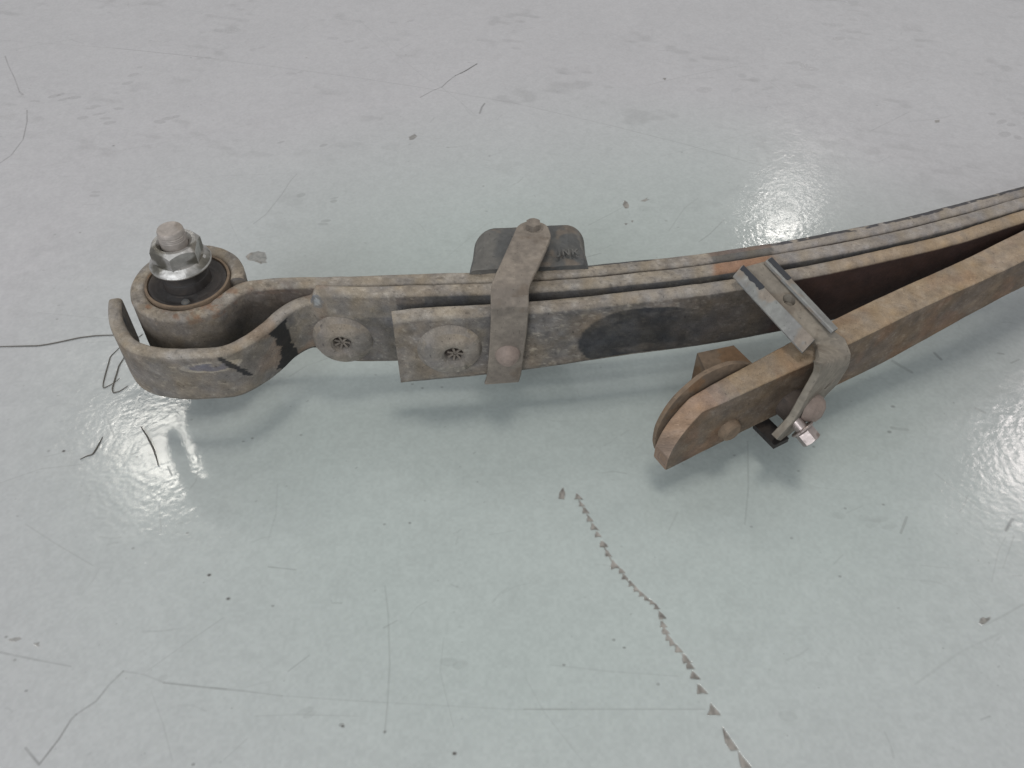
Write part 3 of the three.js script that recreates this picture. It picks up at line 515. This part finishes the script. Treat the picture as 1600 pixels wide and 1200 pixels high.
// --- rebound clip: cranked strap, rivet, bolt and the rubber block behind the leaves
{
  const L = [[-.0195,.0372,-.431],[-.0177,.0457,-.4311],[-.0154,.0729,-.4313],[-.0141,.0968,-.4315],[-.0138,.1122,-.4315], [-.0138,.1195,-.4396], [-.0122,.1215,-.4488], [-.0082,.1205,-.4639],[-.0031,.1205,-.4818],[0,.1205,-.4932], [.0032,.1195,-.5062],[.0059,.1195,-.5103],[.0091,.1195,-.5123]];
  const R = [[.0051,.0374,-.4332],[.0068,.0472,-.4334],[.0088,.0707,-.4336],[.0107,.0946,-.4338],[.0111,.1107,-.4338], [.0113,.1195,-.4415], [.0148,.1215,-.4521], [.0194,.1205,-.4673],[.0242,.1205,-.4825],[.027,.1205,-.4946], [.0258,.1195,-.5062],[.0227,.1195,-.5106],[.0173,.1195,-.5129]];
  const clip = part('rebound_clip', finish(strap(L, R, 0.0032, { rows: 140, cols: 10, curve: 0.45 }), 0.12, 0.55), M.strap, spring, 'cranked steel strap clamped over the leaves');
  const dome = (R, h) => fin(lathe([[0, h], [R * 0.35, h * 0.94], [R * 0.66, h * 0.72], [R * 0.88, h * 0.4], [R, h * 0.08], [R, -0.001]], 36), 1.3);
  const dg = dome(0.0086, 0.0088); dg.rotateX(Math.PI / 2);
  onFace(part('rivet', dg, M.rivet, clip), [-.0031,.0662,-.4325], 0.088);
  const bh = hexPrism(0.0095, 0.006, 0.001); const q = [[.0149,.1195,-.5043]][0];
  const b = part('clip_bolt', fin(bh, 0.5), M.strap, clip, 'small bolt head on the rounded strap end'); b.position.set(q[0], q[1] + 0.0028, q[2]);
  const ring = part('bolt_washer', fin(lathe([[0, 0.0012], [0.0064, 0.0012], [0.007, 0.0006], [0.007, 0]], 32), 0.5), M.strap, clip); ring.position.set(q[0], q[1] - 0.0002, q[2]);
  // block: rounded in plan on its far side, its upper edges worn round
  const c = [[-.0299,-.4778],[.0566,-.4841],[-.0297,-.5283],[.0515,-.5322]], N = 72, W = 0.5 * (c[1][0] - c[0][0] + c[3][0] - c[2][0]), D = 0.051, RC = 0.015, RE = 0.017, top = 0.1088, v = [], ix = [];
  for (let i = 0; i <= N; i++) for (let k = 0; k <= N; k++) {
    const e = (k / N), dd = D * (1 - (1 - e) ** 1.6), inset = dd > D - RC ? RC - Math.sqrt(Math.max(0, RC * RC - (dd - D + RC) ** 2)) : 0, tt = 0.5 - 0.5 * Math.cos(Math.PI * i / N);
    const x = lerp(inset, W - inset, tt), qx = Math.abs(x - W / 2) - W / 2 + RC, qz = dd - D + RC;
    const sd = -(Math.hypot(Math.max(qx, 0), Math.max(qz, 0)) + Math.min(Math.max(qx, qz), 0) - RC), re = RE * (0.3 + 0.7 * sstep(0, 0.5, dd / D)), dr = sd < re ? re - Math.sqrt(Math.max(0, re * re - (re - sd) ** 2)) : 0;
    const taper = (1 - dd / D) ** 2 * 0.0052;
    v.push(c[0][0] + x + dd * 0.02 - (tt - 0.5) * 0.004 * dd / D, top - dr * 0.9 - taper + (noise(x * 120, dd * 120, 3) - 0.5) * 0.0008, lerp(c[0][1], c[1][1], x / W) - dd);
  }
  const G = N + 1; for (let i = 0; i < N; i++) for (let k = 0; k < N; k++) { const a = i * G + k; ix.push(a, a + G, a + 1, a + 1, a + G, a + G + 1); }
  const rim = []; for (let k = 0; k <= N; k++) rim.push(k); for (let i = 1; i <= N; i++) rim.push(i * G + N); for (let k = N - 1; k >= 0; k--) rim.push(N * G + k); for (let i = N - 1; i > 0; i--) rim.push(i * G);
  const b0 = v.length / 3; for (const r of rim) v.push(v[r * 3], v[r * 3 + 1], v[r * 3 + 2]); for (const r of rim) v.push(v[r * 3], 0.05, v[r * 3 + 2]);
  const m = rim.length; for (let k = 0; k < m; k++) { const a = b0 + k, b = b0 + (k + 1) % m; ix.push(a, b, a + m, b, b + m, a + m); }
  const g = new THREE.BufferGeometry(); g.setAttribute('position', new THREE.Float32BufferAttribute(v, 3)); g.setIndex(ix);
  const blk = part('rubber_block', fin(g, 1.0), M.cover, spring, 'grey rounded rubber block behind the leaves under the strap end');
  const font = await new FontLoader().loadAsync('fonts/droid/droid_sans_bold.typeface.json');
  const tg = new TextGeometry('JNK', { font, size: 0.0062, depth: 0.0006, curveSegments: 4, bevelEnabled: true, bevelThickness: 0.0003, bevelSize: 0.00015, bevelSegments: 1 });
  tg.rotateX(-Math.PI / 2); const tq = [[.0319,.108,-.4884]][0]; tg.rotateY(0.05); tg.translate(tq[0], 0.1081, tq[2]);
  part('raised_letters', fin(tg, 0.6), M.cover, blk, 'three worn raised letters on the block');
}

// --- end pad, rivet and stop block of the helper leaf
{
  const H = (name, g, m, p, label) => { const o = part(name, g, m, helperLeaf, label); o.position.set(...p); o.rotation.y = HTURN; return o; };
  const rv = lathe([[0, 0.0066], [0.0058, 0.0065], [0.0074, 0.0054], [0.0083, 0.003], [0.0085, -0.001]], 36); rv.rotateX(Math.PI / 2);
  H('rivet', fin(rv, 0.5), M.brown, hp(0.0285, 0.0425, 0.0012));
  const sh = new THREE.Shape(); sh.moveTo(-0.0135, 0.0225); sh.splineThru([[-0.0149, 0.0265], [-0.0168, 0.0365], [-0.0155, 0.0525], [-0.0061, 0.0702], [0.011, 0.0818], [0.0227, 0.0838], [0.0364, 0.0825], [0.0486, 0.0773], [0.0601, 0.069], [0.07, 0.054], [0.074, 0.035], [0.074, 0.0225]].map((p) => new THREE.Vector2(...p))); sh.closePath();
  const g = new THREE.ExtrudeGeometry(sh, { depth: 0.0026, bevelEnabled: true, bevelThickness: 0.0005, bevelSize: 0.0006, bevelOffset: -0.0006, bevelSegments: 2, curveSegments: 60 });
  H('end_plate', fin(g, 0.5), M.brown, hp(0, 0, -0.0205), 'curved upright plate behind the cut end of the helper leaf');
  const b = new THREE.Shape(); b.moveTo(0.030, 0.0208); b.lineTo(0.0686, 0.0208); b.lineTo(0.0688, 0.0461); b.lineTo(0.0415, 0.0528); b.closePath();
  const bg = new THREE.ExtrudeGeometry(b, { depth: 0.032, bevelEnabled: true, bevelThickness: 0.0008, bevelSize: 0.0008, bevelOffset: -0.0008, bevelSegments: 2 }); bg.rotateX(-Math.PI / 2);
  H('stop_block', fin(bg, 0.5), M.brown, [hp(0, 0, 0)[0], 0.028, hp(0, 0, 0)[2]], 'dark stop block between the end plate and the leaves');
}

// --- clip of the helper leaf: a channel over the leaves whose end turns down in front
{
  const seg = (a, b, n) => Array.from({ length: n + 1 }, (_, i) => a.map((v, k) => lerp(v, b[k], i / n)));
  const Lf = [...seg([.1603,.1105,-.4734], [.1973,.0935,-.4207], 6), [.2022,.089,-.4187], [.1898,.1125,-.3796],[.1926,.0983,-.3812],[.1889,.0803,-.3791],[.1847,.0611,-.3767],[.1751,.048,-.3712]];
  const Rf = [...seg([.1761,.1105,-.4796], [.2148,.0935,-.4281], 6), [.2227,.089,-.4242], [.2252,.0851,-.4148],[.2279,.0707,-.4164],[.2239,.0559,-.4141],[.217,.0485,-.4101],[.2075,.0298,-.4047],[.1902,.0178,-.3948]];
  const ev = new Evaluator(); ev.attributes = ['position', 'normal'];
  const prep = (g) => { g.computeVertexNormals(); const q = g.toNonIndexed(); const b = new Brush(q); b.updateMatrixWorld(); return b; };
  const cyl = (r, h, p, rx, ry, sx = 1) => { const c = new THREE.CylinderGeometry(r, r, h, 28); c.deleteAttribute('uv'); c.scale(sx, 1, 1); const b = new Brush(c); b.position.set(...p); b.rotation.set(rx, ry, 0, 'YXZ'); b.updateMatrixWorld(); return b; };
  let body = prep(strap(Lf, Rf, 0.0052, { rows: 110, cols: 8, curve: 0.22, down: true }));
  body = ev.evaluate(body, cyl(0.0043, 0.03, [[.1875,.102,-.4493]][0], -0.2, 0), SUBTRACTION); body.updateMatrixWorld();
  body = ev.evaluate(body, cyl(0.0026, 0.024, [[.2108,.0689,-.4031]][0], Math.PI / 2, 0.9, 2.4), SUBTRACTION);
  const g = body.geometry; g.clearGroups();
  const clip = part('helper_clip', boxUV(g), M.clip, spring, 'channel shaped clip over the leaves, its tongue bent down in front of the helper leaf');
  const fl1 = [[.1512,.1065,-.4673], [.1904,.0895,-.4104], [.1574,.114,-.4709], [.1982,.097,-.4159]], fl2 = [[.1748,.1135,-.4766], [.2121,.0975,-.4233], [.1803,.111,-.4836], [.2178,.0945,-.4292]];
  const f1 = strap(seg(fl1[0], fl1[1], 8), seg(fl1[2], fl1[3], 8), 0.003, { rows: 40, cols: 6, down: true });
  part('clip_flange', finish(f1, 0.12, 0.5), M.flange, clip, 'wide sloping grey edge of the clip, black where its paint has chipped');
  const f2 = strap(seg(fl2[0], fl2[1], 8), seg(fl2[2], fl2[3], 8), 0.003, { rows: 40, cols: 4, down: true });
  part('clip_flange', finish(f2, 0.12, 0.5), M.flange, clip);
  const black = new THREE.MeshStandardMaterial({ name: 'black paint', color: 0x2b2e34, roughness: 0.5 });
  const patch = (f, t1, in0, in1) => {                      // paint left along the rim, its lower edge ragged
    const at = (t, u) => { const a = f[0].map((v, k) => lerp(v, f[1][k], t)), b = f[2].map((v, k) => lerp(v, f[3][k], t)); return a.map((v, k) => lerp(v, b[k], u) + (k === 1 ? 0.0005 : 0)); };
    const L = [], R = []; for (let i = 0; i <= 14; i++) { const t = 0.01 + t1 * i / 14; L.push(at(t, in0 + rr(-0.05, 0.05) + (i === 14 ? 0.15 : 0))); R.push(at(t, in1)); }
    return strap(L, R, 0.0008, { rows: 56, cols: 3, ch: 0.0001, down: true });
  };
  part('paint_patch', finish(patch(fl1, 0.3, 0.68, 1.03), 0.12), black, clip, 'black paint left on the clip edge');
  part('paint_patch', finish(patch(fl2, 0.3, 0.25, 1.0), 0.12), black, clip, 'black paint left on the clip edge');
  const on = (name, geo, m, p, label) => { const o = part(name, geo, m, clip, label); o.position.set(...p); o.rotation.y = HTURN; return o; };
  const pin = new THREE.CylinderGeometry(0.0028, 0.0028, 0.006, 24); const ph = [[.1885,.1005,-.4503]][0]; const pn = part('pin', fin(pin, 0.5), M.clip, clip); pn.position.set(ph[0], ph[1] - 0.0068, ph[2]);
  const sp = new THREE.CylinderGeometry(0.0125, 0.0125, 0.0148, 40); sp.rotateX(Math.PI / 2);
  on('spacer', fin(sp, 0.5), M.dark, hp(0.0800, 0.0445, 0.0120), 'dark round spacer between the tongue and the helper leaf');
  const rd = lathe([[0, 0.0082], [0.004, 0.0078], [0.0074, 0.006], [0.0094, 0.003], [0.0101, 0], [0.0101, -0.003]], 36); rd.rotateX(Math.PI / 2);
  const rv = on('rivet', fin(rd, 1.3), M.rivet, [[.1997,.0594,-.3893]][0]); rv.rotation.y = 0.95;
  // little flanged bolt hanging at the tip
  const bf = lathe([[0, 0.0022], [0.0066, 0.0022], [0.0082, 0.0009], [0.0084, 0.0002], [0.008, -0.0004], [0.0045, -0.0004], [0.0042, -0.009], [0, -0.009]], 36); bf.rotateX(Math.PI / 2);
  const bb = on('flange_bolt', fin(bf, 0.6), M.bright, [[.193,.0497,-.3791]][0], 'small bright flanged bolt at the tip of the tongue');
  bb.quaternion.setFromUnitVectors(new THREE.Vector3(0, 0, 1), new THREE.Vector3(0.61, -0.46, 0.62).normalize());
  const hh = hexPrism(0.0118, 0.0088, 0.0012); hh.rotateX(Math.PI / 2); hh.rotateZ(0.2); hh.translate(0, 0, 0.0062); part('bolt_head', fin(hh, 0.5), M.bright, bb);
  // foot of the tongue turned in under the helper leaf
  const ft = new THREE.BoxGeometry(0.013, 0.004, 0.022); const fo = on('clip_foot', fin(ft, 0.5), M.rubber, hp(0.064, 0.0245, 0.010), 'dark foot of the tongue turned in under the helper leaf');
}

// ---------------------------------------------------------------- loose wires on the floor
function wire(name, p, r, label, h = 0) {
  const v = []; for (let i = 0; i < p.length; i += 2) v.push(new THREE.Vector3(p[i] / 1000, r + 0.0002 + (i && i < p.length - 2 ? h : 0), p[i + 1] / 1000));
  const c = new THREE.CatmullRomCurve3(v, false, 'catmullrom', 0.25), g = new THREE.TubeGeometry(c, 60, r, 8), P = g.attributes.position, V = new THREE.Vector3();
  const m = part(numbered(name), g, M.wire, scene);
  for (let i = 0; i <= 60; i++) { const q = c.getPointAt(i / 60), k = 0.45 + 0.55 * Math.sin(Math.PI * clamp(i / 60, 0.06, 0.94)); for (let j = 0; j <= 8; j++) { const id = i * 9 + j; V.fromBufferAttribute(P, id).sub(q).multiplyScalar(k).add(q); P.setXYZ(id, V.x, V.y, V.z); } }
  m.userData = { label, category: 'wire', group: 'loose dark wires on the floor' };
}
wire('loose_wire', [-432.2,-505,-412.3,-506.8,-381.8,-507.9,-367.6,-511.6,-351.4,-517.1,-339.1,-519.4,-326.3,-520.1,-312.9,-519,-304.1,-517.5,-301.5,-521.3], 0.0005, 'long thin dark wire running in from the left edge and under the curled leaf end');
wire('loose_wire', [-314.7,-507.9,-316.5,-503.5,-319.7,-495.5,-318.8,-487,-318,-478.6,-316.3,-466.3,-314.3,-461.5,-309.4,-465.6,-305.1,-471.7], 0.00045, 'bent dark wire left of its twin beside the curled leaf end', 0);
wire('loose_wire', [-308.1,-497.7,-308.8,-492.3,-309.8,-484.9,-309,-477.2,-308.6,-471,-307.5,-460.9,-305.2,-456.5,-300.8,-458.2,-296.4,-463.6], 0.00055, 'bent dark wire nearest the curled leaf end, right of its twin', 0);
wire('loose_wire', [-309.2,-391.9,-305.5,-394.9,-301.9,-396.6,-300.7,-402.8,-299.7,-412.7], 0.0005, 'short dark wire bent to a wide V on bare floor', 0);
wire('loose_wire', [-274.2,-422.2,-266.7,-412.4,-260.3,-402.8,-255.7,-394.6,-251.7,-386.5], 0.0007, 'curved dark wire sliver lying in the bright lamp reflection', 0);

renderer.render(scene, camera);
